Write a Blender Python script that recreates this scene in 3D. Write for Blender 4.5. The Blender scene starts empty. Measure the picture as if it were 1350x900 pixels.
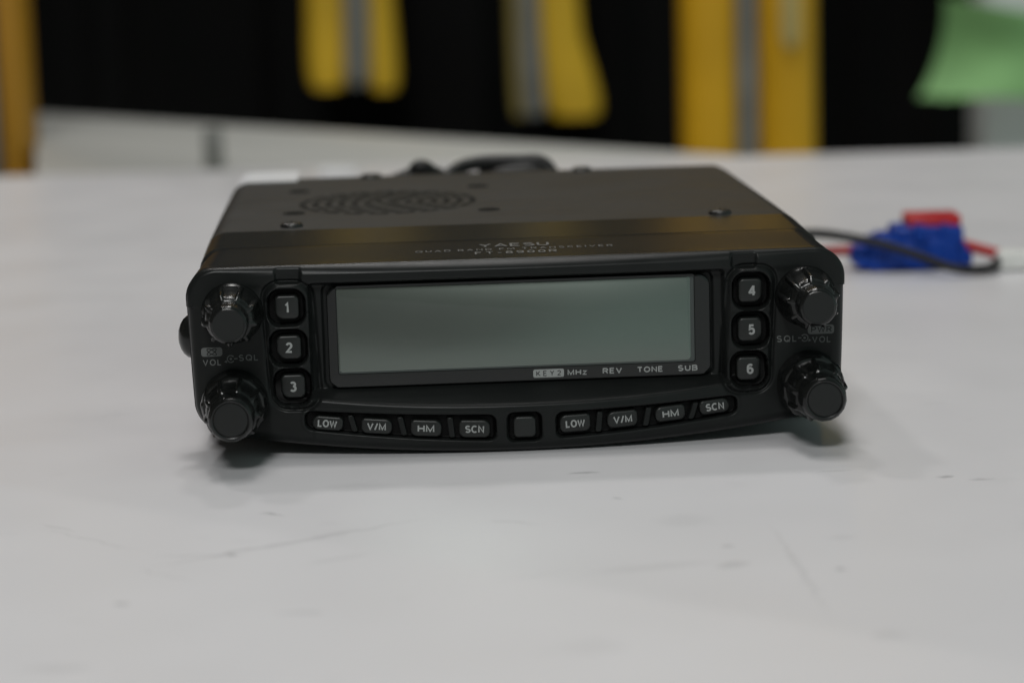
import bpy, math, random
import numpy as np
from mathutils import Vector, Matrix

# ------------------------------------------------------------------ camera, world, light, exposure
MM = 0.001
sc = bpy.context.scene
sc.render.engine = 'CYCLES'
sc.view_settings.view_transform = 'Standard'
sc.view_settings.look = 'None'
sc.view_settings.exposure = 0.0
sc.view_settings.gamma = 1.0
PITCH, ROLL, YAW = math.radians(9.72), math.radians(-1.57), math.radians(3.0)
cd = bpy.data.cameras.new('camera')
cam = bpy.data.objects.new('camera', cd)
sc.collection.objects.link(cam)
fwd = Vector((0, math.cos(PITCH), -math.sin(PITCH)))
up0 = Vector((0, math.sin(PITCH), math.cos(PITCH)))
r0 = Vector((1, 0, 0))
rt = math.cos(ROLL) * r0 + math.sin(ROLL) * up0
up = -math.sin(ROLL) * r0 + math.cos(ROLL) * up0
M = Matrix((rt, up, -fwd)).transposed().to_4x4()
M.translation = Vector((-1.2, -533.8, 114.3)) * MM
cam.matrix_world = M
cd.sensor_width = 36
cd.lens = 3400 / 1350 * 36
cd.clip_start = 0.01
cd.clip_end = 60
cd.dof.use_dof = True
cd.dof.focus_distance = 0.538
cd.dof.aperture_fstop = 12.0
cd.dof.aperture_blades = 0
sc.camera = cam

w = bpy.data.worlds.new('World')
sc.world = w
w.use_nodes = True
wn = w.node_tree
bg = wn.nodes['Background']
tc = wn.nodes.new('ShaderNodeTexCoord')
sp = wn.nodes.new('ShaderNodeSeparateXYZ')
wn.links.new(tc.outputs['Generated'], sp.inputs[0])
mr = wn.nodes.new('ShaderNodeMapRange')
mr.inputs['From Min'].default_value = 0.0
mr.inputs['From Max'].default_value = 0.20
wn.links.new(sp.outputs['X'], mr.inputs['Value'])
cr = wn.nodes.new('ShaderNodeMixRGB')
cr.inputs['Color1'].default_value = (0.16, 0.15, 0.13, 1)     # dim left half, set up for the display's reflection
cr.inputs['Color2'].default_value = (0.84, 1.10, 1.03, 1)      # added greenish glow on the right, brightens the display
wn.links.new(mr.outputs[0], cr.inputs['Fac'])
mz = wn.nodes.new('ShaderNodeMapRange')                     # darkens upward directions, added to dull the panel's top-edge highlight
mz.inputs['From Min'].default_value = 0.15
mz.inputs['From Max'].default_value = 0.65
mz.inputs['To Min'].default_value = 1.0
mz.inputs['To Max'].default_value = 0.30
wn.links.new(sp.outputs['Z'], mz.inputs['Value'])
vs = wn.nodes.new('ShaderNodeVectorMath')
vs.operation = 'SCALE'
wn.links.new(cr.outputs[0], vs.inputs[0])
wn.links.new(mz.outputs[0], vs.inputs['Scale'])
wn.links.new(vs.outputs[0], bg.inputs['Color'])
bg.inputs['Strength'].default_value = 0.42


def lamp(name, loc, size, power, col, target=(0, 0, 0.02)):
    l = bpy.data.lights.new(name, 'AREA')
    l.shape = 'DISK'
    l.size = size
    l.energy = power
    l.color = col
    o = bpy.data.objects.new(name, l)
    o.location = loc
    d = Vector(target) - Vector(loc)
    o.rotation_euler = d.to_track_quat('-Z', 'Y').to_euler()
    sc.collection.objects.link(o)
    return o


lamp('ceiling_or_fill_lamp', (-0.05, 0.25, 2.4), 0.95, 10.5, (1.0, 0.985, 0.965))
lamp('ceiling_or_fill_lamp', (-0.7, 1.35, 1.75), 0.16, 4.5, (1.0, 0.975, 0.95))
lamp('ceiling_or_fill_lamp', (-0.12, 1.55, 1.85), 0.16, 4.5, (1.0, 0.98, 0.965))
lamp('ceiling_or_fill_lamp', (-0.1, 0.5, 2.0), 0.35, 8, (1.0, 0.98, 0.95), target=(0.1, 1.5, 0.0))  # added fill lamp, aimed at the hanging straps to brighten them
lamp('ceiling_or_fill_lamp', (-0.25, -2.0, 1.75), 0.6, 27, (0.99, 1.0, 0.985), target=(0.05, 1.2, 0.0))  # added low front fill, lights the upright faces of straps and posts

# ------------------------------------------------------------------ materials
def mat(name, col, rough=0.5, spec=0.5, metal=0.0, bump=None, coat=0.0, noise=None, noise_amt=0.0):
    m = bpy.data.materials.new(name)
    m.use_nodes = True
    nt = m.node_tree
    b = nt.nodes['Principled BSDF']
    b.inputs['Base Color'].default_value = (*col, 1)
    b.inputs['Roughness'].default_value = rough
    b.inputs['Specular IOR Level'].default_value = spec
    b.inputs['Metallic'].default_value = metal
    b.inputs['Coat Weight'].default_value = coat
    b.inputs['Coat Roughness'].default_value = 0.06
    t = nt.nodes.new('ShaderNodeTexCoord')
    if bump:
        scale, strength, dist = bump
        n = nt.nodes.new('ShaderNodeTexNoise')
        n.inputs['Scale'].default_value = scale
        n.inputs['Detail'].default_value = 2
        nt.links.new(t.outputs['Object'], n.inputs['Vector'])
        bp = nt.nodes.new('ShaderNodeBump')
        bp.inputs['Strength'].default_value = strength
        bp.inputs['Distance'].default_value = dist
        nt.links.new(n.outputs['Fac'], bp.inputs['Height'])
        nt.links.new(bp.outputs['Normal'], b.inputs['Normal'])
    if noise:
        n = nt.nodes.new('ShaderNodeTexNoise')
        n.inputs['Scale'].default_value = noise
        n.inputs['Detail'].default_value = 5
        nt.links.new(t.outputs['Object'], n.inputs['Vector'])
        r = nt.nodes.new('ShaderNodeMapRange')
        r.inputs['From Min'].default_value = 0.3
        r.inputs['From Max'].default_value = 0.7
        r.inputs['To Min'].default_value = 1 - noise_amt
        r.inputs['To Max'].default_value = 1 + noise_amt
        nt.links.new(n.outputs['Fac'], r.inputs['Value'])
        mx = nt.nodes.new('ShaderNodeVectorMath')
        mx.operation = 'SCALE'
        mx.inputs[0].default_value = col
        nt.links.new(r.outputs[0], mx.inputs['Scale'])
        nt.links.new(mx.outputs[0], b.inputs['Base Color'])
        r2 = nt.nodes.new('ShaderNodeMapRange')
        r2.inputs['From Min'].default_value = 0.3
        r2.inputs['From Max'].default_value = 0.7
        r2.inputs['To Min'].default_value = max(0.02, rough - noise_amt * 0.4)
        r2.inputs['To Max'].default_value = rough + noise_amt * 0.4
        nt.links.new(n.outputs['Fac'], r2.inputs['Value'])
        nt.links.new(r2.outputs[0], b.inputs['Roughness'])
    return m


M_PANEL = mat('satin_black_plastic', (0.0112, 0.0124, 0.0121), 0.33, 0.17, bump=(4200, 0.26, 0.00005), noise=70, noise_amt=0.12)
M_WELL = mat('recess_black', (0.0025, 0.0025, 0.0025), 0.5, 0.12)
M_COVER = mat('painted_metal_cover', (0.0168, 0.0172, 0.0158), 0.52, 0.40, bump=(3000, 0.10, 0.00004), noise=45, noise_amt=0.10)
M_KEY = mat('key_rubber', (0.010, 0.0115, 0.0108), 0.38, 0.4, bump=(3500, 0.12, 0.00003))
M_KNOB = mat('knob_gloss_black', (0.0075, 0.0082, 0.0079), 0.23, 0.42)
M_KNOBF = mat('knob_face_black', (0.0085, 0.0095, 0.0092), 0.42, 0.35, bump=(2500, 0.15, 0.00003))
M_LENS = mat('window_gloss_black', (0.006, 0.0075, 0.0070), 0.13, 0.45)
M_LCD = mat('display_film', (0.150, 0.176, 0.157), 0.25, 0.5, metal=0.7, coat=0.4, noise=18, noise_amt=0.04)
def lean(m, z):
    nt = m.node_tree
    g = nt.nodes.new('ShaderNodeNewGeometry')
    a = nt.nodes.new('ShaderNodeVectorMath'); a.operation = 'ADD'; a.inputs[1].default_value = (0, 0, z)
    n = nt.nodes.new('ShaderNodeVectorMath'); n.operation = 'NORMALIZE'
    nt.links.new(g.outputs['Normal'], a.inputs[0]); nt.links.new(a.outputs[0], n.inputs[0])
    nt.links.new(n.outputs[0], nt.nodes['Principled BSDF'].inputs['Normal'])


lean(M_LCD, 0.16)
M_LCDE = mat('display_edge', (0.045, 0.055, 0.052), 0.3, 0.5)
M_PRINT = mat('grey_print', (0.31, 0.32, 0.315), 0.6, 0.3)
M_PRINTD = mat('dim_grey_print', (0.115, 0.12, 0.118), 0.6, 0.3)
M_PRINTT = mat('silver_print', (0.15, 0.148, 0.14), 0.55, 0.3)
M_COVERF = mat('smooth_cover_edge', (0.023, 0.0232, 0.0215), 0.26, 0.12, bump=(3000, 0.04, 0.00004))
M_STRIP = mat('smooth_black_plastic', (0.019, 0.0196, 0.0192), 0.27, 0.09, bump=(3800, 0.06, 0.00004))
M_SCREW = mat('screw_metal', (0.018, 0.018, 0.017), 0.35, 0.5, metal=0.2)
M_OPENSHADE = mat('opening_shade_black', (0.012, 0.012, 0.011), 0.9, 0.08)  # near-black standing in for the shade inside openings
M_LABEL = mat('white_label', (0.78, 0.78, 0.80), 0.35, 0.5)
M_CABLE = mat('cable_black', (0.008, 0.008, 0.0078), 0.45, 0.3)
M_CABRED = mat('cable_red', (0.42, 0.02, 0.018), 0.4, 0.5)
M_BLUE = mat('connector_blue', (0.0005, 0.042, 0.31), 0.4, 0.3)
M_RED = mat('connector_red', (0.50, 0.015, 0.02), 0.35, 0.5)
M_WHITE = mat('connector_white', (0.75, 0.75, 0.72), 0.4, 0.5)
M_CURT = mat('black_cloth', (0.0072, 0.0072, 0.0072), 0.95, 0.05, noise=3, noise_amt=0.3)
M_YEL = mat('yellow_fabric', (0.74, 0.46, 0.024), 0.55, 0.4, noise=9, noise_amt=0.18)
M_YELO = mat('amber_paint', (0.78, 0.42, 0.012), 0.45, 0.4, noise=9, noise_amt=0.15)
M_YELD = mat('olive_yellow_fabric', (0.30, 0.235, 0.06), 0.6, 0.3)  # olive tone for one narrow strap side
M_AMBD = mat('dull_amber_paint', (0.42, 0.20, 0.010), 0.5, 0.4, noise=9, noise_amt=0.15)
M_GREYS = mat('grey_band', (0.21, 0.21, 0.195), 0.5, 0.4, noise=22, noise_amt=0.25)
M_PALE = mat('pale_streak', (0.55, 0.44, 0.17), 0.4, 0.4)
M_GREEN = mat('green_cloth', (0.31, 0.60, 0.24), 0.6, 0.3, noise=14, noise_amt=0.18)
M_GPOST = mat('light_grey_paint', (0.66, 0.70, 0.69), 0.5, 0.4, noise=6, noise_amt=0.1)
M_FLOOR = mat('dark_floor', (0.03, 0.03, 0.03), 0.6, 0.3, noise=3, noise_amt=0.3)
M_LEG = mat('table_leg_metal', (0.35, 0.35, 0.35), 0.35, 0.5, metal=0.8)


def table_material():
    m = bpy.data.materials.new('white_laminate')
    m.use_nodes = True
    nt = m.node_tree
    N, L = nt.nodes.new, nt.links.new
    b = nt.nodes['Principled BSDF']
    b.inputs['Roughness'].default_value = 0.30
    b.inputs['Specular IOR Level'].default_value = 0.42
    t = N('ShaderNodeTexCoord')

    def noise(scale, detail, lo, hi, a, bb, stretch=None):
        n = N('ShaderNodeTexNoise')
        n.inputs['Scale'].default_value = scale
        n.inputs['Detail'].default_value = detail
        if stretch:
            mp = N('ShaderNodeMapping')
            mp.inputs['Scale'].default_value = stretch
            L(t.outputs['Object'], mp.inputs[0])
            L(mp.outputs[0], n.inputs['Vector'])
        else:
            L(t.outputs['Object'], n.inputs['Vector'])
        r = N('ShaderNodeMapRange')
        r.inputs['From Min'].default_value = lo
        r.inputs['From Max'].default_value = hi
        r.inputs['To Min'].default_value = a
        r.inputs['To Max'].default_value = bb
        L(n.outputs['Fac'], r.inputs['Value'])
        return r.outputs[0]

    def mul(a, c):
        k = N('ShaderNodeMath')
        k.operation = 'MULTIPLY'
        L(a, k.inputs[0])
        L(c, k.inputs[1])
        return k.outputs[0]
    v = mul(noise(9, 3, .3, .7, .985, 1.0), noise(90, 5, .64, .76, 1.0, .965))
    v = mul(v, noise(30, 3, .62, .78, 1.0, .975, (1, .5, 1)))
    # worn marks: smudges and scratches with places of their own (x, y, half length, half width, angle, darkness) in mm
    marks = [(-42, -76, 27, 1.1, 33, .12), (-33, -89, 7, 1.8, 30, .05), (36, -101, 3.2, 2.2, 35, .12), (22, -101, 12, 2.2, 12, .06),
             (29.6, -67.6, 5.5, 5.5, 0, .045), (47, -104, .7, 30, 3, .07), (57, -84, 3, 2, 10, .05), (53.9, -106, 1.1, 1.1, 0, .22),
             (12.6, -25.6, 3.4, 1.0, 4, .22), (18.5, -49, 1.3, .6, -30, .3), (-67.8, -115.3, 1.3, 1.4, 0, .16), (-37, -124, 4.5, 1.4, -3, .10),
             (-72.6, -152, 6, 2.5, 5, .07), (83, -38, 2, .7, 20, .3), (90, -41, 2.4, .7, 0, .25), (-52.5, -84.5, 1.3, .9, 0, .22),
             (-48, -54, 3, .6, -28, .2), (-1.5, -66, 6, .45, -24, .14), (-58, -84, 9, .5, -2, .09), (-80, -70, 16, .4, -42, .09),
             (-63, -97, 9, .4, -40, .08), (10, -148, 6, 5, 0, .04), (56, -146, 3, 2.2, 0, .07), (-32, -33, 8, 4, 0, .04), (-12, -35, 10, 4, 0, .035),
             (36, -88, 1.4, .7, 0, .16), (62, -30, 4, .6, 15, .12), (-88, -60, 6, .4, -45, .12), (2, -104, 8, .4, 22, .07), (95, -75, 9, 3, 50, .04)]
    for (x, y, hl, hw, an, dk) in marks:
        mp = N('ShaderNodeMapping')
        mp.vector_type = 'TEXTURE'
        mp.inputs['Location'].default_value = (x * MM, y * MM, 0)
        mp.inputs['Rotation'].default_value = (0, 0, math.radians(an))
        mp.inputs['Scale'].default_value = (hl * MM, hw * MM, 1)
        L(warp_out(nt, t), mp.inputs[0])
        ln = N('ShaderNodeVectorMath')
        ln.operation = 'LENGTH'
        L(mp.outputs[0], ln.inputs[0])
        r = N('ShaderNodeMapRange')
        r.interpolation_type = 'SMOOTHSTEP'
        r.inputs['From Min'].default_value = 0.35
        r.inputs['From Max'].default_value = 1.25
        r.inputs['To Min'].default_value = 1 - min(.5, dk * 1.35)
        r.inputs['To Max'].default_value = 1
        L(ln.outputs['Value'], r.inputs['Value'])
        v = mul(v, r.outputs[0])
    s = N('ShaderNodeVectorMath')
    s.operation = 'SCALE'
    s.inputs[0].default_value = (0.735, 0.722, 0.742)
    L(v, s.inputs['Scale'])
    L(s.outputs[0], b.inputs['Base Color'])
    L(noise(25, 5, .3, .7, .30, .38), b.inputs['Roughness'])
    return m


_w = {}


def warp_out(nt, t):
    if 'o' in _w:
        return _w['o']
    n = nt.nodes.new('ShaderNodeTexNoise')
    n.inputs['Scale'].default_value = 220
    n.inputs['Detail'].default_value = 4
    nt.links.new(t.outputs['Object'], n.inputs['Vector'])
    a = nt.nodes.new('ShaderNodeVectorMath')
    a.operation = 'SUBTRACT'
    a.inputs[1].default_value = (.5, .5, .5)
    nt.links.new(n.outputs['Color'], a.inputs[0])
    s = nt.nodes.new('ShaderNodeVectorMath')
    s.operation = 'SCALE'
    s.inputs['Scale'].default_value = 0.0035
    nt.links.new(a.outputs[0], s.inputs[0])
    d = nt.nodes.new('ShaderNodeVectorMath')
    d.operation = 'ADD'
    nt.links.new(t.outputs['Object'], d.inputs[0])
    nt.links.new(s.outputs[0], d.inputs[1])
    sx = nt.nodes.new('ShaderNodeVectorMath')
    sx.operation = 'MULTIPLY'
    sx.inputs[1].default_value = (1, 1, 0)
    nt.links.new(d.outputs[0], sx.inputs[0])
    _w['o'] = sx.outputs[0]
    return _w['o']


M_TABLE = table_material()  # noqa
M_TABLE2 = mat('white_laminate_plain', (0.42, 0.42, 0.40), 0.28, 0.45, noise=14, noise_amt=0.02)

# ------------------------------------------------------------------ helpers
def link(name, me, mats, parent=None, smooth=True, loc=None, rot=None):
    o = bpy.data.objects.new(name, me)
    for m in (mats if isinstance(mats, (list, tuple)) else [mats]):
        me.materials.append(m)
    if smooth:
        me.polygons.foreach_set('use_smooth', [True] * len(me.polygons))
    if parent:
        o.parent = parent
    if loc:
        o.location = loc
    if rot:
        o.rotation_euler = rot
    sc.collection.objects.link(o)
    return o


def tag(o, label=None, cat=None, group=None, kind=None):
    if label: o['label'] = label
    if cat: o['category'] = cat
    if group: o['group'] = group
    if kind: o['kind'] = kind
    return o


def empty(name, loc=(0, 0, 0), rz=0, parent=None):
    o = bpy.data.objects.new(name, None)
    o.location = loc
    o.rotation_euler = (0, 0, rz)
    o.empty_display_size = 0.01
    if parent: o.parent = parent
    sc.collection.objects.link(o)
    return o


class MB:
    """collects rings and boxes (mm); builds one mesh in metres"""
    def __init__(self):
        self.v, self.f, self.mi = [], [], []

    def loft(self, rings, cap0=True, cap1=True, mi=0):
        n = len(rings[0])
        base = len(self.v)
        for r in rings:
            self.v += [tuple(p) for p in r]
        for k in range(len(rings) - 1):
            for i in range(n):
                j = (i + 1) % n
                a = base + k * n
                self.f.append((a + i, a + j, a + n + j, a + n + i)); self.mi.append(mi)
        if cap0:
            self.f.append(tuple(base + i for i in reversed(range(n)))); self.mi.append(mi)
        if cap1:
            a = base + (len(rings) - 1) * n
            self.f.append(tuple(a + i for i in range(n))); self.mi.append(mi)
        return self

    def build(self, name, mats, parent=None, loc=None, rot=None, smooth=True, fix=True, sharp=38):
        me = bpy.data.meshes.new(name)
        me.from_pydata([(x * MM, y * MM, z * MM) for x, y, z in self.v], [], self.f)
        me.polygons.foreach_set('material_index', self.mi)
        if fix:
            import bmesh
            bm = bmesh.new(); bm.from_mesh(me)
            bmesh.ops.recalc_face_normals(bm, faces=bm.faces)
            bm.to_mesh(me); bm.free()
        o = link(name, me, mats, parent, smooth, loc, rot)
        if smooth:
            me.set_sharp_from_angle(angle=math.radians(sharp))
        return o


def rr(w, h, r, n=8, rs=None):
    """rounded rectangle outline in (a,b), ccw; rs: four radii tr, tl, bl, br"""
    rs = rs or (r, r, r, r)
    out = []
    for (sx, sz, a0), q in zip(((1, 1, 0), (-1, 1, 90), (-1, -1, 180), (1, -1, 270)), rs):
        for k in range(n + 1):
            a = math.radians(a0 + 90 * k / n)
            out.append((sx * (w / 2 - q) + q * math.cos(a), sz * (h / 2 - q) + q * math.sin(a)))
    return out


def pad(mb, cx, cz, w, h, r, y0, y1, bev=0.4, rs=None, ang=0, shear=0, dome=0.0, mi=0):
    """rounded block whose front faces -y, from y0 (back) to y1 (front)"""
    ca, sa = math.cos(ang), math.sin(ang)

    def ring(inset, y):
        q = [max(0.05, v - inset) for v in (rs or (r,) * 4)]
        pts = rr(w - 2 * inset, h - 2 * inset, r, rs=q)
        return [(cx + (a + shear * b) * ca - b * sa, y, cz + (a + shear * b) * sa + b * ca) for a, b in pts]
    rings = [ring(0, y0), ring(0, y1 + bev)]
    for k in (1, 2, 3, 4):
        t = k / 4 * math.pi / 2
        rings.append(ring(bev * (1 - math.cos(t)), y1 + bev * (1 - math.sin(t))))
    if dome:
        rings.append(ring(bev + min(w, h) * 0.22, y1 - dome))
    mb.loft(rings, mi=mi)


def tube(pts, rad, n=10, sub=8):
    """smooth tube through control points (mm)"""
    P = [Vector(p) for p in pts]
    Q = []
    for i in range(len(P) - 1):
        p0, p1, p2, p3 = P[max(0, i - 1)], P[i], P[i + 1], P[min(len(P) - 1, i + 2)]
        for k in range(sub):
            t = k / sub
            Q.append(0.5 * ((2 * p1) + (-p0 + p2) * t + (2 * p0 - 5 * p1 + 4 * p2 - p3) * t * t + (-p0 + 3 * p1 - 3 * p2 + p3) * t ** 3))
    Q.append(P[-1])
    rings = []
    nrm = Vector((0, 0, 1))
    for i, q in enumerate(Q):
        d = (Q[min(i + 1, len(Q) - 1)] - Q[max(i - 1, 0)]).normalized()
        s = d.cross(nrm)
        if s.length < 1e-3:
            s = d.cross(Vector((0, 1, 0)))
        s.normalize()
        u = s.cross(d).normalized()
        nrm = u
        rings.append([tuple(q + rad * (math.cos(2 * math.pi * k / n) * s + math.sin(2 * math.pi * k / n) * u)) for k in range(n)])
    return rings


def box(mb, x0, x1, y0, y1, z0, z1, bev=0.0, mi=0):
    b = bev
    def ring(i, z):
        return [(p[0] + (x0 + x1) / 2, p[1] + (y0 + y1) / 2, z) for p in rr(x1 - x0 - 2 * i, y1 - y0 - 2 * i, max(b - i, 0.01) if b else 0.01, n=3)]
    if b:
        rings = [ring(b, z0), ring(b * .3, z0 + b * .3), ring(0, z0 + b), ring(0, z1 - b), ring(b * .3, z1 - b * .3), ring(b, z1)]
    else:
        rings = [ring(0, z0), ring(0, z1)]
    mb.loft(rings, mi=mi)


def _arc(cx, cy, rx, ry, a0, a1, n=14):
    return [(cx + rx * math.cos(math.radians(a0 + (a1 - a0) * k / n)), cy + ry * math.sin(math.radians(a0 + (a1 - a0) * k / n))) for k in range(n + 1)]


# block capitals drawn as centre lines: (advance width, [polylines]); height 1
GL = {
    'A': (.72, [[(0, 0), (.36, 1), (.72, 0)], [(.13, .33), (.59, .33)]]),
    'B': (.60, [[(.32, 0), (0, 0), (0, 1), (.32, 1)] + _arc(.34, .76, .22, .24, 90, -90) + [(0, .52)], [(.3, .52)] + _arc(.34, .26, .26, .26, 90, -90) + [(0.2, 0)]]),
    'C': (.70, [_arc(.37, .5, .37, .5, 48, 312, 22)]),
    'D': (.66, [[(0, 0), (0, 1), (.28, 1)] + _arc(.28, .5, .38, .5, 90, -90, 18) + [(-.06, 0)]]),
    'E': (.54, [[(.54, 0), (0, 0), (0, 1), (.54, 1)], [(0, .52), (.48, .52)]]),
    'F': (.52, [[(0, 0), (0, 1), (.52, 1)], [(0, .5), (.45, .5)]]),
    'H': (.62, [[(0, 0), (0, 1)], [(.62, 0), (.62, 1)], [(0, .52), (.62, .52)]]),
    'I': (.0, [[(0, 0), (0, 1)]]),
    'K': (.62, [[(0, 0), (0, 1)], [(.58, 1), (.03, .38)], [(.2, .6), (.62, 0)]]),
    'L': (.50, [[(0, 1), (0, 0), (.50, 0)]]),
    'M': (.78, [[(0, 0), (0, 1), (.39, .08), (.78, 1), (.78, 0)]]),
    'N': (.64, [[(0, 0), (0, 1), (.64, 0), (.64, 1)]]),
    'O': (.78, [_arc(.39, .5, .39, .5, 90, 450, 28)]),
    'P': (.58, [[(0, 0), (0, 1), (.32, 1)] + _arc(.32, .74, .26, .26, 90, -90) + [(0, .48)]]),
    'Q': (.78, [_arc(.39, .5, .39, .5, 90, 450, 28), [(.45, .28), (.78, -.06)]]),
    'R': (.62, [[(0, 0), (0, 1), (.34, 1)] + _arc(.34, .75, .26, .25, 90, -90) + [(0, .5)], [(.32, .5), (.62, 0)]]),
    'S': (.60, [_arc(.30, .75, .27, .25, 30, 250, 14) + _arc(.30, .25, .30, .25, 75, -150, 14)]),
    'T': (.64, [[(0, 1), (.64, 1)], [(.32, 1), (.32, 0)]]),
    'U': (.62, [[(0, 1), (0, .3)] + _arc(.31, .3, .31, .3, 180, 360) + [(.62, 1)]]),
    'V': (.70, [[(0, 1), (.35, 0), (.70, 1)]]),
    'W': (1.0, [[(0, 1), (.25, 0), (.5, .95), (.75, 0), (1.0, 1)]]),
    'Y': (.68, [[(0, 1), (.34, .48), (.68, 1)], [(.34, .5), (.34, 0)]]),
    'z': (.46, [[(0, .72), (.46, .72), (0, 0), (.48, 0)]]),
    '/': (.34, [[(0, -.05), (.34, 1.05)]]),
    '-': (.34, [[(0, .42), (.34, .42)]]),
    '1': (.26, [[(0, .74), (.26, 1), (.26, -.06)]]),
    '2': (.56, [_arc(.28, .72, .27, .28, 165, -35, 14) + [(0, 0), (.58, 0)]]),
    '3': (.56, [_arc(.27, .76, .24, .24, 150, -90, 14), _arc(.27, .27, .29, .27, 90, -150, 16)]),
    '4': (.62, [[(.64, .25), (-.04, .25)], [(0, .2), (.42, 1.0)], [(.44, 1.08), (.44, -.08)]]),
    '5': (.56, [[(.52, 1), (.10, 1), (.04, .52)] + _arc(.27, .31, .29, .31, 125, -150, 18)]),
    '6': (.56, [_arc(.28, .30, .28, .30, 0, 360, 22), [(.0, .30), (.0, .55)] + _arc(.29, .68, .28, .32, 195, 40, 12)]),
    '8': (.56, [_arc(.28, .76, .24, .24, 0, 360, 18), _arc(.28, .26, .28, .27, 0, 360, 20)]),
    '9': (.56, [_arc(.28, .70, .28, .30, 0, 360, 22), [(.56, .70), (.56, .45)] + _arc(.27, .32, .28, .32, 15, -140, 12)]),
    '0': (.56, [_arc(.28, .5, .28, .5, 90, 450, 24)]),
}


def ribbon(pts, wd):
    """mitred ribbon along a polyline: list of quads that share their edges"""
    P = [pts[0]] + [p for a, p in zip(pts[:-1], pts[1:]) if math.hypot(p[0] - a[0], p[1] - a[1]) > 1e-4]
    closed = math.hypot(P[0][0] - P[-1][0], P[0][1] - P[-1][1]) < 1e-4
    L_, R_ = [], []
    for i, p in enumerate(P):
        if closed:
            a, c = (P[i - 1] if i > 0 else P[-2]), (P[i + 1] if i < len(P) - 1 else P[1])
        else:
            a, c = P[max(0, i - 1)], P[min(len(P) - 1, i + 1)]
        def un(u, v):
            l = math.hypot(v[0] - u[0], v[1] - u[1]) or 1
            return ((v[0] - u[0]) / l, (v[1] - u[1]) / l)
        d1 = un(a, p) if a != p else un(p, c)
        d2 = un(p, c) if c != p else d1
        n1, n2 = (-d1[1], d1[0]), (-d2[1], d2[0])
        m = (n1[0] + n2[0], n1[1] + n2[1])
        ml = math.hypot(*m) or 1
        m = (m[0] / ml, m[1] / ml)
        k = min(1.7, 1 / max(.2, m[0] * n1[0] + m[1] * n1[1])) * wd / 2
        L_.append((p[0] + m[0] * k, p[1] + m[1] * k)); R_.append((p[0] - m[0] * k, p[1] - m[1] * k))
    return L_, R_


def text_mesh(s, width, height, bold=0.18, spacing=0.34, thick=0.0):
    """letters as flat ribbons in mm, centred, lying in x (right) / y (up); third value is a tiny lift that keeps strokes apart"""
    x = 0.0
    V, F = [], []
    k = 0
    glyphs = []
    for ch in s:
        if ch == ' ':
            x += .55
            continue
        w_, pl = GL[ch]
        for p in pl:
            glyphs.append([(x + a, b) for a, b in p])
        x += w_ + spacing
    total = x - spacing
    h = height / (1 + bold)
    kx = (width - bold * h) / max(total, .25)
    for p in glyphs:
        q = [(a * kx, b * h) for a, b in p]
        L_, R_ = ribbon(q, bold * h)
        base = len(V)
        for l, r in zip(L_, R_):
            V += [(l[0] - total * kx / 2, l[1] - h / 2, k), (r[0] - total * kx / 2, r[1] - h / 2, k)]
        for i in range(len(L_) - 1):
            F.append((base + 2 * i, base + 2 * i + 1, base + 2 * i + 3, base + 2 * i + 2))
        k = (k + 1) % 3
    return V, F


def put_text(name, s, w, h, mapf, m, parent, bold=0.2, spacing=0.36, axis=1, sign=-1):
    V, F = text_mesh(s, w, h, bold, spacing)
    mb = MB()
    for a, b, k in V:
        p = list(mapf(a, b))
        p[axis] += sign * .006 * k
        mb.v.append(tuple(p))
    mb.f = F
    mb.mi = [0] * len(F)
    return mb.build(name, m, parent, smooth=False, fix=False)


def flat(name, polys, mapf, m, parent):
    mb = MB()
    for poly in polys:
        b = len(mb.v)
        mb.v += [mapf(a, c) for a, c in poly]
        mb.f.append(tuple(range(b, b + len(poly))))
        mb.mi.append(0)
    return mb.build(name, m, parent, smooth=False, fix=False)


def stroke(pts, wd):
    """polyline as list of quads"""
    out = []
    for (a, b), (c, d) in zip(pts[:-1], pts[1:]):
        l = math.hypot(c - a, d - b) or 1
        nx, ny = -(d - b) / l * wd / 2, (c - a) / l * wd / 2
        ex, ey = (c - a) / l * wd * .15, (d - b) / l * wd * .15
        out.append([(a + nx - ex, b + ny - ey), (a - nx - ex, b - ny - ey), (c - nx + ex, d - ny + ey), (c + nx + ex, d + ny + ey)])
    return out

# ------------------------------------------------------------------ the setting
mb = MB(); box(mb, -4000, 4000, -2500, 3500, -760, -740)
tag(mb.build('floor', M_FLOOR, smooth=False), kind='structure')


def make_table(name, outline, thick, label, m, legs, z=0.0, group='white tables standing together'):
    t = empty(name, (0, 0, -0.74))
    tag(t, label, 'table', group)
    mb = MB()
    def ring(i, zz):
        cx = sum(p[0] for p in outline) / len(outline); cy = sum(p[1] for p in outline) / len(outline)
        return [(p[0] + (cx - p[0]) * i / 500, p[1] + (cy - p[1]) * i / 500, zz) for p in outline]
    mb.loft([ring(1.5, z - thick), ring(0, z - thick + 2), ring(0, z - 2), ring(.6, z - .6), ring(2, z)])
    mb.build('tabletop', m, t, loc=(0, 0, .74), sharp=50)
    for (x, y) in legs:
        l = MB()
        l.loft([[(x + 14 * math.cos(a * math.pi / 8), y + 14 * math.sin(a * math.pi / 8), zz) for a in range(16)] for zz in (-740, z - thick)])
        l.build('leg', M_LEG, t, loc=(0, 0, .74))
    return t


def corner_round(pts, r=25, n=6):
    out = []
    for i, p in enumerate(pts):
        a, c = Vector(pts[i - 1]), Vector(pts[(i + 1) % len(pts)])
        p = Vector(p)
        d1, d2 = (a - p).normalized() * r, (c - p).normalized() * r
        for k in range(n + 1):
            t = k / n
            out.append(tuple((1 - t) ** 2 * (p + d1) + 2 * t * (1 - t) * p + t * t * (p + d2)))
    return out


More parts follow.
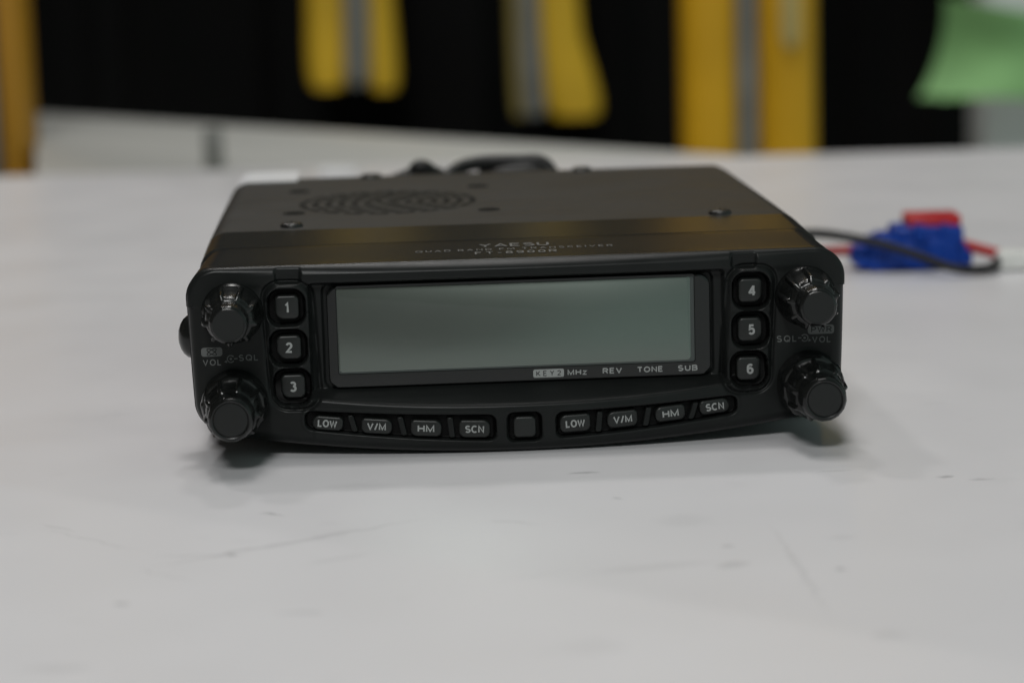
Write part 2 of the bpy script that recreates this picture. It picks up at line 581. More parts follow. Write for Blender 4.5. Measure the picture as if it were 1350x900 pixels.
make_table('white_table', corner_round([(-900, -800), (900, -800), (900, 604), (-900, 604)], 12), 28,
           'white laminate table with faint scuffs that the black radio stands on', M_TABLE,
           [(-830, -730), (830, -730), (830, 540), (-830, 540)])
make_table('side_table', corner_round([(-211, 607), (130, 607), (-272, 992), (-279, 992)], 3), 26,
           'pale grey-white table with a slanting far edge, behind the radio at the left', M_TABLE2,
           [(-195, 650), (40, 640), (-235, 880)], z=-3)

# black curtain with folds, far behind
mb = MB()
nx = 260
top, bot = [], []
for i in range(nx + 1):
    x = -2600 + 5200 * i / nx
    y = 1760 + 16 * math.sin(x * 0.045) + 9 * math.sin(x * 0.11 + 1) + 5 * math.sin(x * .23)
    top.append((x, y, 1350)); bot.append((x, y + 6 * math.sin(x * .03), -735))
back = [(x, y + 6, z) for x, y, z in top]; backb = [(x, y + 6, z) for x, y, z in bot]
mb.v = top + bot + back + backb
n = nx + 1
for i in range(nx):
    mb.f += [(i, i + 1, n + i + 1, n + i), (2 * n + i + 1, 2 * n + i, 3 * n + i, 3 * n + i + 1), (i + 1, i, 2 * n + i, 2 * n + i + 1), (n + i, n + i + 1, 3 * n + i + 1, 3 * n + i)]
    mb.mi += [0] * 4
tag(mb.build('black_curtain', M_CURT), 'large black curtain hanging across the whole background', 'curtain')

# yellow straps hanging in front of the curtain
def slab(mb, pl, pr, y0, y1, zs, mi=0):
    """vertical rounded slab: pl/pr give the left and right x at each z of zs"""
    rings = []
    for a, b, z in zip(pl, pr, zs):
        cx, hw, cy, hd = (a + b) / 2, (b - a) / 2, (y0 + y1) / 2, (y1 - y0) / 2
        rings.append([(cx + hw * math.copysign(abs(math.cos(t)) ** .6, math.cos(t)), cy + hd * math.copysign(abs(math.sin(t)) ** .8, math.sin(t)), z)
                      for t in [2 * math.pi * k / 20 for k in range(20)]])
    mb.loft(rings, mi=mi)


def lerp(a, b, t):
    return a + (b - a) * t


def hang(name, label, pieces, group):
    t = empty(name, (0, 1.6, -0.1))
    tag(t, label, 'strap', group)
    for (nm, m, xb0, xb1, xt0, xt1, zb, zt, yo) in pieces:
        mb = MB()
        k = 14
        ts = [0, .004, .012, .025] + [.05 + .95 * j / k for j in range(k + 1)]
        zs = [lerp(zb, zt, q) for q in ts]
        # narrowing foot gives the rounded end
        sh = [.72, .88, .97, 1.0] + [1.0] * (k + 1)
        l, r = [], []
        for q, s_, z in zip(ts, sh, zs):
            tt = min(1, (z - zb) / 90.0)
            a, b = lerp(xb0, xt0, tt), lerp(xb1, xt1, tt)
            c, h = (a + b) / 2, (b - a) / 2 * s_
            l.append(c - h + 1.5 * math.sin(z * .013)); r.append(c + h + 1.5 * math.sin(z * .017 + 1))
        slab(mb, l, r, yo, yo + 26, zs)
        mb.build(nm, m, t, loc=(0, -1.6, .1))
    return t


hang('hanging_strap', 'narrower yellow strap with grey stripe hanging left of the other, straight sided',
     [('yellow_side', M_YEL, -165, -131, -164, -131, -36, 1300, 1600), ('grey_stripe', M_GREYS, -134, -112, -133, -112, -33, 1300, 1592),
      ('yellow_side', M_YEL, -114, -88, -113, -94, -39, 1300, 1600)], 'yellow straps hanging before the curtain')
hang('hanging_strap', 'yellow strap with grey stripe flaring to the right, hanging above the radio',
     [('yellow_side', M_YELD, 5, 16, 2, 13, -63, 1300, 1600), ('grey_stripe', M_GREYS, 12, 34, 9, 27, -62, 1300, 1594), ('yellow_side', M_YEL, 31, 83, 25, 56, -65, 1300, 1600)], 'yellow straps hanging before the curtain')


def post(name, label, x0, x1, y, pieces, streak=None, ztop=1500):
    t = empty(name, ((x0 + x1) / 2 * MM, y * MM, -0.74))
    tag(t, label, 'post', 'yellow posts behind the table')
    off = (-(x0 + x1) / 2 * MM, -y * MM, .74)
    for nm, m, a, b, dy in pieces:
        mb = MB()
        zs = [-739] + list(np.linspace(-700, ztop, 12))
        slab(mb, [a] * 13, [b] * 13, y + dy, y + dy + 40, zs)
        mb.build(nm, m, t, loc=off)
    if streak:
        mb = MB()
        a, b, z0, z1, dy = streak
        slab(mb, [a + 3, a, a, a + 3], [b - 3, b, b, b - 3], y + dy, y + dy + 6, [z0, z0 + 6, z1 - 6, z1])
        mb.build('pale_streak', M_PALE, t, loc=off)  # whitish highlight on the post, built as a pale streak
    return t


post('yellow_post', 'wide yellow post with a grey stripe and pale tape, behind the table right of centre', 108.6, 199, 1100,
     [('yellow_side', M_YELO, 110.5, 147, 0), ('grey_stripe', M_GREYS, 144, 162, 6), ('yellow_side', M_YELO, 160, 197.5, 0)], (173, 186, 18, 90, -4))
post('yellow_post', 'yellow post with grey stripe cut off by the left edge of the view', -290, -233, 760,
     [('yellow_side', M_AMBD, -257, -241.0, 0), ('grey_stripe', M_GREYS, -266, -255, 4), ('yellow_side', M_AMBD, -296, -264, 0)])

# grey pillar with a green cloth tied round it
mb = MB(); box(mb, 358, 440, 1400, 1470, -740, 60, bev=4)
tag(mb.build('grey_pillar', M_GPOST), 'light grey square pillar under the green cloth at the right', 'pillar')
mb = MB()
G = []
nu, nv = 26, 18
for j in range(nv + 1):
    v = j / nv
    for i in range(nu + 1):
        u = i / nu
        xl = lerp(301, 315, v ** .8) + 5 * math.sin(v * 3.0) - 4 * (1 - v) ** 4
        xr = 520
        x = lerp(xl, xr, u)
        zt_ = lerp(37, 12, u * 1.6 if u < .6 else 1)
        zb_ = -37 + 2.5 * math.sin(u * 9) + (2 if u < .04 else 0)
        z = lerp(zb_, zt_, v)
        y = 1330 + 6 * math.sin(u * 9 + v * 3) * (0.3 + v * .5) + 4 * math.sin(v * 5 - u * 4) - 18 * math.sin(math.pi * min(1, u * 2.2))
        G.append((x, y, z))
nn = (nu + 1) * (nv + 1)
mb.v = G + [(x, y + 3.0, z) for x, y, z in G]
for j in range(nv):
    for i in range(nu):
        a = j * (nu + 1) + i
        mb.f += [(a, a + 1, a + nu + 2, a + nu + 1), (nn + a + 1, nn + a, nn + a + nu + 1, nn + a + nu + 2)]
for i in range(nu):
    a = i; b = nv * (nu + 1) + i
    mb.f += [(a + 1, a, nn + a, nn + a + 1), (b, b + 1, nn + b + 1, nn + b)]
for j in range(nv):
    a = j * (nu + 1); b = a + nu
    mb.f += [(a, a + nu + 1, nn + a + nu + 1, nn + a), (b + nu + 1, b, nn + b, nn + b + nu + 1)]
mb.mi = [0] * len(mb.f)
tag(mb.build('green_cloth', M_GREEN), 'bright green cloth stretched in front of the grey pillar, top right', 'cloth')

# ------------------------------------------------------------------ the radio
radio = empty('mobile_radio', (0, 0, -3.8 * MM), YAW)
tag(radio, 'black mobile two-way radio with blank display and four knobs on the white table', 'radio')

W0, ZT, ZB, XO = 69.2, 44.3, 4.0, 0.4
KN = {'ul': (-59.4, 34.8), 'll': (-59.6, 15.9), 'ur': (61.0, 34.1), 'lr': (61.6, 15.5)}
KEYS = [(-48.15, 35.55, '1'), (-48.0, 27.1, '2'), (-47.5, 18.8, '3'), (49.4, 35.7, '4'), (49.2, 27.4, '5'), (48.8, 19.0, '6')]
CHIN = [(-40.4, 11.2, 'LOW'), (-30.2, 10.4, 'V/M'), (-19.9, 9.75, 'HM'), (-9.8, 9.35, 'SCN'), (0.7, 9.4, ''),
        (11.3, 9.75, 'LOW'), (21.3, 10.15, 'V/M'), (31.5, 10.8, 'HM'), (41.0, 11.7, 'SCN')]


def sm(x, a, b):
    t = np.clip((x - a) / (b - a), 0, 1)
    return t * t * (3 - 2 * t)


def sd_rr(x, z, cx, cz, hx, hz, r):
    qx, qz = np.abs(x - cx) - hx + r, np.abs(z - cz) - hz + r
    return np.hypot(np.maximum(qx, 0), np.maximum(qz, 0)) + np.minimum(np.maximum(qx, qz), 0) - r


def chin_out(x):
    return 5.2 * np.clip(1 - (x / 60.0) ** 2, 0, 1) ** 1.2


def ledge(x):
    return 14.1 + 2.4 * (np.abs(x) / 44.0) ** 2.4


def chin_mid(x):
    return 9.35 + 2.1 * (np.abs(x - .7) / 41.0) ** 1.7


def chin_half(x):
    return 2.75 - 0.75 * (np.abs(x - .7) / 44.0) ** 1.5


def face_out(x, z):
    """protrusion of the moulded face towards the viewer, mm"""
    x = np.asarray(x, float); z = np.asarray(z, float)
    bow = 1.5 * np.clip(1 - (x / 62) ** 2, 0, 1)
    h = bow * sm(z, 39.2, 41.0)
    soft = 0.7 + 5.0 * sm(np.abs(x), 44, 52)
    c = chin_out(x)
    side = c * (1 - sm(z, ledge(x) - soft * .5, ledge(x) + soft * .6))
    # inside the display bay the chin top is one sloping shelf running back to the window
    t = np.clip((z - ledge(x)) / np.maximum(17.7 - ledge(x), .5), 0, 1)
    rnd = 0.5
    u = z - ledge(x)
    slope = (c + 2.0) / np.maximum(17.7 - ledge(x), .5)
    bay = np.maximum(c - slope * 0.5 * (u + np.sqrt(u * u + .16)) + slope * .04, -2.0)
    inb = 1 - sm(sd_rr(x, z, 0.15, 20.0, 43.6, 20.4, 1.0), -0.5, 0.25)
    h = h + side * (1 - inb) + bay * inb
    # brow notches above the key columns
    for sx, cx in ((-1, -47.6), (1, 47.9)):
        d = sd_rr(x, z, cx, 43.5, 2.7, 3.0, 0.8)
        h = h - 0.9 * (1 - sm(d, -0.5, 0.3))
    # raised key plates (slightly slanted)
    for s, x_top, x_bot in ((-1, -48.0, -46.8), (1, 49.7, 48.2)):
        cx = x_bot + (x_top - x_bot) * (z - 15) / 26.0
        d = sd_rr(x - cx, z, 0, 27.6, 4.75, 13.0, 3.2)
        h = h - 0.55 * np.exp(-((d - 0.45) / 0.35) ** 2) + 0.55 * (1 - sm(d, -0.7, 0.1))
    for kx, kz, _ in KEYS:
        d = sd_rr(x, z, kx, kz, 3.95, 3.85, 2.7)
        h = h - 2.6 * (1 - sm(d, -0.35, 0.2)) + 0.12 * np.exp(-((d - .45) / .3) ** 2)
    # display seat
    d = sd_rr(x, z, 0.4, 28.9, 41.2, 11.3, 2.0)
    h = h - 0.7 * (1 - sm(d, -.3, .15))
    # chin wells
    for cx, hx in ((-25.2, 19.9), (26.6, 19.3)):
        cz = chin_mid(x); hh = chin_half(x)
        d = sd_rr(x, z - cz, cx, 0, hx, 1, 0.99) + (np.maximum(np.abs(z - cz) - hh, -hh) * 0)
        dx = np.abs(x - cx) - hx + 1.5; dz = np.abs(z - cz) - hh + 1.5
        d = np.hypot(np.maximum(dx, 0), np.maximum(dz, 0)) + np.minimum(np.maximum(dx, dz), 0) - 1.5
        h = h - 1.6 * (1 - sm(d, -0.4, 0.2)) + 0.1 * np.exp(-((d - .5) / .3) ** 2)
    d = sd_rr(x, z, 0.7, 9.35, 3.6, 3.1, 1.5)
    h = h - 1.8 * (1 - sm(d, -0.4, 0.2))
    # knob dishes
    for kx, kz in KN.values():
        rr_ = np.hypot(x - kx, z - kz)
        h = h - 0.0 * rr_
    return h


def build_panel():
    def grade(n, e=0.10, k=0.35):
        """denser near both ends"""
        t = np.linspace(0, 1, n)
        return t + 0.0 * t - k * np.sin(2 * np.pi * t) / (2 * np.pi) * 1.0
    nu, nv = 640, 250
    U = grade(nu, k=.5) * 2 - 1
    V = grade(nv, k=.55)
    zr = ZB + (ZT - ZB) * V
    RT, RB = 6.5, 9.0
    hw = np.full(nv, W0)
    a = zr > ZT - RT
    hw[a] = W0 - RT + np.sqrt(np.maximum(RT ** 2 - (zr[a] - (ZT - RT)) ** 2, 0))
    a = zr < ZB + RB
    hw[a] = W0 - RB + np.sqrt(np.maximum(RB ** 2 - (ZB + RB - zr[a]) ** 2, 0))
    hw = hw - 1.1 * (1 - V) ** 1.5
    X = U[None, :] * hw[:, None]
    Zr = np.repeat(zr[:, None], nu, 1)
    # signed distance to the outline (positive inside)
    def sdo(x, z):
        r = np.where(z > (ZT + ZB) / 2, RT, RB)
        qx = np.abs(x) - W0 + r
        qz = np.where(z > (ZT + ZB) / 2, z - (ZT - r), (ZB + r) - z)
        return -(np.hypot(np.maximum(qx, 0), np.maximum(qz, 0)) + np.minimum(np.maximum(qx, qz), 0) - r)
    D = np.maximum(sdo(X + np.sign(X) * (1.1 * (1 - V) ** 1.5)[:, None], Zr), 0)
    Z = Zr + 3.4 * np.clip(np.abs(X) / 56, 0, 1.1) ** 2 * (1 - V[:, None]) ** 2
    X = X + XO
    H = face_out(X, Z)
    R = np.where(Zr > 36, 1.25, 2.9)
    t = np.clip(D / R, 0, 1)
    fall = R * (1 - np.sqrt(np.maximum(1 - (1 - t) ** 2, 0)))
    # edge zone only rounds what is there
    Y = -(H * sm(D, 0.0, 2.2)) + fall
    # the chin keeps its bulge down to the lower edge
    low = (1 - sm(Z, 8, 12))
    Y = Y - chin_out(X) * low * (1 - sm(D, 0.0, 2.2))
    me_v = np.stack([X, Y, Z], -1).reshape(-1, 3)
    idx = np.arange(nu * nv).reshape(nv, nu)
    q = np.stack([idx[:-1, :-1], idx[:-1, 1:], idx[1:, 1:], idx[1:, :-1]], -1).reshape(-1, 4)
    # material: well floors, black plastic with recess shade in its colour
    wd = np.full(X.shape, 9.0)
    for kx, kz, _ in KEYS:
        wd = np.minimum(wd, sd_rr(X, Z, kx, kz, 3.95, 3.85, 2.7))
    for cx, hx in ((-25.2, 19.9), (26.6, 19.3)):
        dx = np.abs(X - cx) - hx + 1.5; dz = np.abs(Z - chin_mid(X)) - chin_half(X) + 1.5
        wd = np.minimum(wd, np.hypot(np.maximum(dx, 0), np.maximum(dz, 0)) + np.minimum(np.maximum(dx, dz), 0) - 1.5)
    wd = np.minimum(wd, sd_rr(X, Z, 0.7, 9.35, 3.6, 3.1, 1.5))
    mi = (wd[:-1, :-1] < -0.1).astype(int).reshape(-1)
    # skirt going back to the seam
    loop = list(idx[0, :]) + list(idx[1:, -1]) + list(idx[-1, -2::-1]) + list(idx[-2:0:-1, 0])
    L0 = me_v[loop]
    rings = [(2.0 + 0, 0.0), (4, 0.12), (8, .38), (13, .7), (17, .9), (19.3, 1.0), (19.6, 1.016), (19.62, 1.5)]
    vs = [me_v]
    faces = [tuple(r) for r in q.tolist()]
    mis = mi.tolist()
    prev = loop
    base = len(me_v)
    n = len(loop)
    for ri, (yy, k) in enumerate(rings):
        P = L0.copy()
        P[:, 0] = XO * .5 + (L0[:, 0] - XO) * (1 - 0.027 * min(k, 1.0) - .016 * max(k - 1, 0))
        P[:, 2] = L0[:, 2] + 1.55 * k * np.clip(L0[:, 2] / 44, 0, 1)
        P[:, 1] = L0[:, 1] + .12 if yy < 3 else yy + .6
        if k > 1:
            P[:, 2] = L0[:, 2] + 1.55 * np.clip(L0[:, 2] / 44, 0, 1) - (.25 if k < 1.2 else 1.6) * np.where(L0[:, 2] > 20, 1, 0)
        # flatten bottom curve going back
        P[:, 2] = np.where(L0[:, 2] < 12, L0[:, 2] + 0.3 * min(k, 1), P[:, 2])
        vs.append(P)
        cur = list(range(base, base + n))
        for i in range(n):
            j = (i + 1) % n
            faces.append((prev[j], prev[i], cur[i], cur[j])); mis.append(2 if (ri > 0 and P[i][2] > 40) else 0)
        prev = cur
        base += n
    faces.append(tuple(prev)); mis.append(0)
    allv = np.concatenate(vs) * MM
    me = bpy.data.meshes.new('front_panel')
    me.from_pydata(allv.tolist(), [], faces)
    me.polygons.foreach_set('material_index', mis)
    o = link('front_panel', me, [M_PANEL, M_WELL, M_STRIP], radio)
    me.set_sharp_from_angle(angle=math.radians(70))
    return o, L0


panel, PLOOP = build_panel()


def fy_(x, z):
    return -float(face_out(x, z))


# display: glossy black window frame, screen set into it
mb = MB()
def ringxy(cx, cz, w, h, r, y, rs=None):
    return [(cx + a, y, cz + b) for a, b in rr(w, h, r, n=8, rs=rs)]
LW = (0.55, 28.65, 80.6, 21.5)
mb.loft([ringxy(LW[0], LW[1], LW[2], LW[3], 2.3, 2.9), ringxy(LW[0], LW[1], LW[2], LW[3], 2.3, 1.25),
         ringxy(LW[0], LW[1], LW[2] - .35, LW[3] - .35, 2.15, 1.03), ringxy(LW[0], LW[1], LW[2] - .8, LW[3] - .8, 1.95, .98),
         ringxy(-.1, 30.1, 75.4, 18.8, .55, .98), ringxy(-.1, 30.1, 75.3, 18.7, .5, 1.4), ringxy(-.1, 30.1, 75.3, 18.7, .5, 2.6)], cap0=True, cap1=False)
win = mb.build('display_window', M_LENS, radio)
mb = MB()
mb.loft([ringxy(-.1, 30.1, 75.2, 18.6, .45, 2.4), ringxy(-.1, 30.1, 75.2, 18.6, .45, 1.36)])
mb.build('screen_edge', M_LCDE, win)
mb = MB()
mb.loft([ringxy(-.5, 30.25, 74.3, 18.1, .9, 2.0), ringxy(-.5, 30.25, 74.3, 18.1, .9, 1.33), ringxy(-.5, 30.25, 74.1, 17.9, .8, 1.29)])
mb.build('screen', M_LCD, win)

YL = 0.95
def onlens(cx, cz, ang=0):
    return lambda a, b: (cx + a, YL, cz + b)
flat('printed_badge', [rr(6.5, 1.75, .4)], onlens(6.4, 19.45), M_PRINT, win)
put_text('badge_lettering', 'KEY2', 5.2, 1.15, (lambda a, b: (6.4 + a, YL - .02, 19.45 + b)), M_LENS, win, bold=.17, spacing=.7)
for s, cx, wd in (('MHz', 12.45, 4.1), ('REV', 19.9, 4.1), ('TONE', 27.9, 5.5), ('SUB', 35.9, 4.2)):
    put_text('printed_lettering', s, wd, 1.25, onlens(cx, 19.5 if s != 'MHz' else 19.45), M_PRINT, win, bold=.26, spacing=.36)

# side keys 1..6
for kx, kz, d in KEYS:
    mb = MB()
    cut = 1.9
    rs = (1.1, 1.1, cut, 1.1) if kx < 0 else (1.1, 1.1, 1.1, cut)
    pad(mb, kx + (.15 if kx < 0 else -.15), kz + .1, 5.1, 5.1, 1.2, 2.3, -0.5, bev=.55, rs=rs, dome=.12)
    k = mb.build('key', M_KEY, radio)
    k['label'] = 'square key printed ' + d
    put_text('key_lettering', d, 1.45 if d not in '14' else {'1': .85, '4': 1.75}[d], 2.25, (lambda a, b, kx=kx, kz=kz: (kx + a + .15, -.72, kz + b + .1)), M_PRINT, k, bold=.26)

# lower row keys on the chin, each turned to follow the curve
for i, (cx, cz, s) in enumerate(CHIN):
    yo = -float(chin_out(cx))
    slope = (float(chin_out(cx + 1)) - float(chin_out(cx - 1))) / 2       # protrusion change along x
    ang = math.atan((float(chin_mid(cx + 1)) - float(chin_mid(cx - 1))) / 2) if s else 0
    far = abs(cx - .7) / 41
    w, h = (4.7, 4.4) if not s else (6.5, lerp(4.0, 3.0, far))
    R = .95
    if s and i in (0, 8):
        rs = (1.0, 1.45, 1.45, 1.2) if i == 0 else (1.45, 1.0, 1.2, 1.45)
    elif s:
        rs = (1.45, .8, 1.35, 1.2) if cx < 0 else (.8, 1.45, 1.2, 1.35)
    else:
        rs = (1, 1, 1, 1)
    mb = MB()
    pad(mb, 0, 0, w, h, R, 2.0, -0.25, bev=.45, rs=rs, dome=.1)
    o = mb.build('function_key', M_KEY, radio, loc=(cx * MM, (yo - .0) * MM, cz * MM), rot=(0, -ang, -math.atan(slope)))
    o['label'] = ('small lower key printed ' + s) if s else 'small blank square centre key'
    if s:
        put_text('key_lettering', s, {'LOW': 4.1, 'V/M': 4.0, 'HM': 3.5, 'SCN': 4.0}[s], 1.6, (lambda a, b: (a, -.42, b)), M_PRINT, o, bold=.25, spacing=.3)
for cx, sh in ((-35.2, -.28), (-24.9, -.22), (-14.7, -.10), (16.4, .10), (26.6, .20), (36.5, .34)):
    yo = -float(chin_out(cx)); hh = float(chin_half(cx))
    slope = (float(chin_out(cx + 1)) - float(chin_out(cx - 1))) / 2
    mb = MB()
    pad(mb, 0, 0, 1.25, 2 * hh - .9, .4, 1.8, -0.05, bev=.25, shear=sh)
    mb.build('key_divider', M_PANEL, radio, loc=(cx * MM, yo * MM, float(chin_mid(cx)) * MM), rot=(0, 0, -math.atan(slope)))

# printed legends beside the knobs
def onface(cx, cz, ang=0.0, lift=.06):
    c_, s_ = math.cos(ang), math.sin(ang)
    y = min(fy_(cx - 1.5, cz), fy_(cx + 1.5, cz), fy_(cx, cz))
    return lambda a, b: (cx + a * c_ - b * s_, y - lift, cz + a * s_ + b * c_)
put_text('legend_lettering', 'VOL', 3.9, 1.35, onface(-64.0, 24.55), M_PRINTD, panel, bold=.2, spacing=.42)
put_text('legend_lettering', 'SQL', 4.1, 1.35, onface(-56.4, 25.3), M_PRINTD, panel, bold=.2, spacing=.42)
put_text('legend_lettering', 'SQL', 4.3, 1.4, onface(56.9, 25.15), M_PRINTD, panel, bold=.2, spacing=.42)
put_text('legend_lettering', 'VOL', 4.0, 1.35, onface(64.3, 24.75), M_PRINTD, panel, bold=.2, spacing=.42)
flat('legend_badge', [rr(4.4, 1.9, .6)], onface(-64.0, 26.75), M_PRINTD, panel)
def lobes(an):
    c_, s_ = math.cos(an), math.sin(an)
    return [(1.15 * math.cos(t) * c_ - .42 * math.sin(t) * s_, (1.15 * math.cos(t) * s_ + .42 * math.sin(t) * c_) * .95) for t in [2 * math.pi * k / 28 for k in range(29)]]
for kk, an in enumerate((.62, -.62)):
    flat('badge_symbol', [q for q in stroke(lobes(an), .17)], onface(-64.0, 26.75, lift=.09 + .01 * kk), M_PANEL, panel)
flat('legend_badge', [rr(5.6, 1.95, .6)], onface(64.2, 26.9), M_PRINTD, panel)
put_text('badge_lettering', 'PWR', 4.4, 1.3, onface(64.3, 26.9, lift=.09), M_PANEL, panel, bold=.2, spacing=.3)
for cx, cz, sx in ((-60.1, 25.15, 1), (60.7, 25.2, -1)):
    arc = [(sx * .72 * math.cos(t), .72 * math.sin(t)) for t in [math.radians(40 + 280 * k / 18) for k in range(19)]]
    dot = [(.27 * math.cos(t), .27 * math.sin(t)) for t in [2 * math.pi * k / 12 for k in range(12)]]
    polys = stroke(arc, .26) + [dot]
    polys += stroke([(sx * .72, 0), (sx * 1.35, .05)], .24)
    polys += [[(sx * -.75, -.85), (sx * -1.4, -.6), (sx * -.9, -.2)]]
    flat('legend_symbol', polys, onface(cx, cz), M_PRINTD, panel)

# knobs
def fluted(profile, nl, depth, n=120, phase=0.0, cx=0, cz=0, tilt=0):
    """profile: (y, r, flute amount). rings round an axis along -y"""
    rings = []
    for y, r, fa in profile:
        ring = []
        for k in range(n):
            t = 2 * math.pi * k / n
            c = math.cos(nl * (t + phase))
            rib = max(0.0, (c - .55) / .45) ** .7
            q = r + fa * depth * rib
            ring.append((cx + q * math.cos(t), y, cz + q * math.sin(t)))
        rings.append(ring)
    return rings


def knob(pos, kind, phase):
    cx, cz = pos
    t = empty('knob', (cx * MM, .9 * MM, cz * MM), parent=radio)
    if kind == 'upper':
        t['label'] = 'shorter ribbed knob with round cap'
        mb = MB(); mb.loft(fluted([(1, 6.5, 0), (-.8, 6.5, 0), (-1.3, 6.3, 0), (-1.7, 5.9, .1), (-2.0, 5.75, .6), (-5.0, 5.45, 1), (-9.6, 5.05, 1), (-10.6, 4.8, .9), (-11.1, 4.3, .3), (-11.2, 3.9, 0)], 9, .85, phase=phase))
        mb.build('knob_skirt', M_KNOB, t)
        mb = MB(); mb.loft(fluted([(-9, 4.0, 0), (-15.8, 3.95, .3), (-16.4, 3.8, .3), (-16.8, 3.4, .1), (-16.85, 3.2, 0)], 12, .22, phase=phase))
        mb.build('knob_cap', M_KNOB, t)
        mb = MB(); mb.loft(fluted([(-16.8, 3.35, 0), (-17.0, 3.2, 0), (-17.0, 1.0, 0)], 12, 0)); mb.build('knob_face', M_KNOBF, t)
    else:
        t['label'] = 'longer stepped knob with ribbed body and round cap'
        mb = MB(); mb.loft(fluted([(1, 7.1, 0), (-4.4, 6.9, .6), (-6.0, 6.7, .7), (-6.7, 6.3, .2), (-6.8, 5.8, 0)], 9, .35, phase=phase + .3))
        mb.build('knob_base', M_KNOB, t)
        mb = MB(); mb.loft(fluted([(-6.2, 5.9, .3), (-7.4, 5.85, 1), (-10.5, 5.6, 1), (-13.4, 5.35, 1), (-14.3, 5.0, .7), (-14.7, 4.5, .1)], 9, .7, phase=phase))
        mb.build('knob_skirt', M_KNOB, t)
        mb = MB(); mb.loft(fluted([(-13, 4.75, 0), (-18.2, 4.75, .4), (-19.3, 4.6, .4), (-19.9, 4.2, .2), (-20.1, 3.9, 0), (-20.0, 3.65, 0), (-19.8, 3.55, 0)], 16, .16, phase=phase))
        mb.build('knob_cap', M_KNOB, t)
        mb = MB(); mb.loft(fluted([(-19.7, 3.55, 0), (-20.0, 3.4, 0), (-20.05, 2.9, 0), (-20.05, 1.0, 0)], 12, 0)); mb.build('knob_face', M_KNOBF, t)
    return t


knob(KN['ul'], 'upper', .2); knob(KN['ur'], 'upper', .45); knob(KN['ll'], 'lower', .1); knob(KN['lr'], 'lower', .5)

# body cover behind the seam
def cover_ring(y, hw, zt, zb=4.6, rt=5.0, rb=2.5, bowz=0):
    pts = rr(2 * hw, zt - zb, rt, n=8, rs=(rt, rt, rb, rb))
    return [(XO * .5 + a, y, (zt + zb) / 2 + b) for a, b in pts]
mb = MB()
mb.loft([cover_ring(20.0, 65.6, 44.0), cover_ring(21.5, 65.8, 44.2), cover_ring(21.52, 67.0, 45.40)], cap1=False, mi=2)  # gap walls coloured near black in place of the seam's shade
mb.loft([cover_ring(21.52, 67.0, 45.40), cover_ring(21.75, 67.35, 45.68), cover_ring(44.0, 67.3, 46.26)], cap0=False, cap1=False, mi=1)
mb.loft([cover_ring(44.0, 67.3, 46.26), cover_ring(90, 67.2, 46.3), cover_ring(150, 67.0, 46.2), cover_ring(156.5, 66.8, 46.1), cover_ring(158.2, 66.4, 45.6), cover_ring(158.6, 66, 44.8)], cap0=False)
body = mb.build('body_cover', [M_COVER, M_COVERF, M_OPENSHADE], radio, sharp=30)
# rear heat sink with fins
mb = MB()
box(mb, -60, 60, 158.2, 160.5, 7, 42, bev=.5)
for k in range(22):
    x = -58 + 116 * k / 21
    box(mb, x - 1.1, x + 1.1, 160.2, 170.5, 8, 41, bev=.4)
mb.build('heat_sink', M_COVER, radio)
# round mounting screw on the left flank
mb = MB()
prof = [(-66.0, 4.8), (-68.7, 4.7), (-69.6, 4.4), (-70.4, 3.7), (-71.0, 2.7), (-71.4, 1.5), (-71.5, .4)]
mb.loft([[(x, 10 + r * math.cos(2 * math.pi * k / 32), 28.6 + r * math.sin(2 * math.pi * k / 32)) for k in range(32)] for x, r in prof])
mb.build('side_screw', M_KNOB, radio)

# speaker grille: dark raised slots coloured as shaded holes (one mesh), four mount dimples, screws
def ztop(x, y):
    return 46.26 if y > 44 else 45.75 + (y - 21.4) * .0221
mb = MB()
cx0, cy0 = -25.7, 92.5
for ri_ in range(7):
    R0 = 2.2 + 3.1 * ri_
    ns = max(3, int(2 * math.pi * R0 / 6.2))
    for q in range(ns):
        a0 = 2 * math.pi * (q + .5 * (ri_ % 2)) / ns
        da = 2 * math.pi / ns * .74
        outline = [(R0 + .75, a0 + da * k / 6) for k in range(7)] + [(R0 - .75, a0 + da * k / 6) for k in range(6, -1, -1)]
        pts_ = [(cx0 + r_ * math.cos(a_), cy0 + r_ * 1.12 * math.sin(a_)) for r_, a_ in outline]
        mb.loft([[(x, y, 46.1) for x, y in pts_], [(x, y, 46.33) for x, y in pts_]])
mb.build('speaker_grille', M_OPENSHADE, radio, smooth=False)
for x, y in ((-48.0, 75.5), (-47.9, 122.0), (-2.5, 121.3), (-2.1, 70.0)):
    mb = MB()
    mb.loft([[(x + r * math.cos(2 * math.pi * k / 20), y + r * math.sin(2 * math.pi * k / 20), z) for k in range(20)] for r, z in ((2.6, 46.0), (2.6, 46.42), (2.2, 46.5), (1.3, 46.36))])
    mb.build('mount_dimple', M_OPENSHADE, radio)
def screw(x, y, r=2.6, h=1.15):
    z0 = ztop(x, y) - .1
    mb = MB()
    mb.loft([[(x + q * math.cos(2 * math.pi * k / 24), y + q * math.sin(2 * math.pi * k / 24), z0 + z) for k in range(24)]
             for q, z in ((r, 0), (r, h * .45), (r * .93, h * .7), (r * .75, h * .9), (r * .4, h))])
    s = mb.build('screw', M_SCREW, radio)
    mb = MB()
    box(mb, x - r * .5, x + r * .5, y - .2, y + .2, z0 + h * .9, z0 + h + .03); box(mb, x - .2, x + .2, y - r * .5, y + r * .5, z0 + h * .9, z0 + h + .04)
    mb.build('screw_slot', M_OPENSHADE, s, smooth=False)
screw(-47.9, 50.2); screw(49.5, 47.5)
screw(-29.6, 152.5, 2.8, 1.0); screw(26.7, 152.5, 2.6, 1.0)
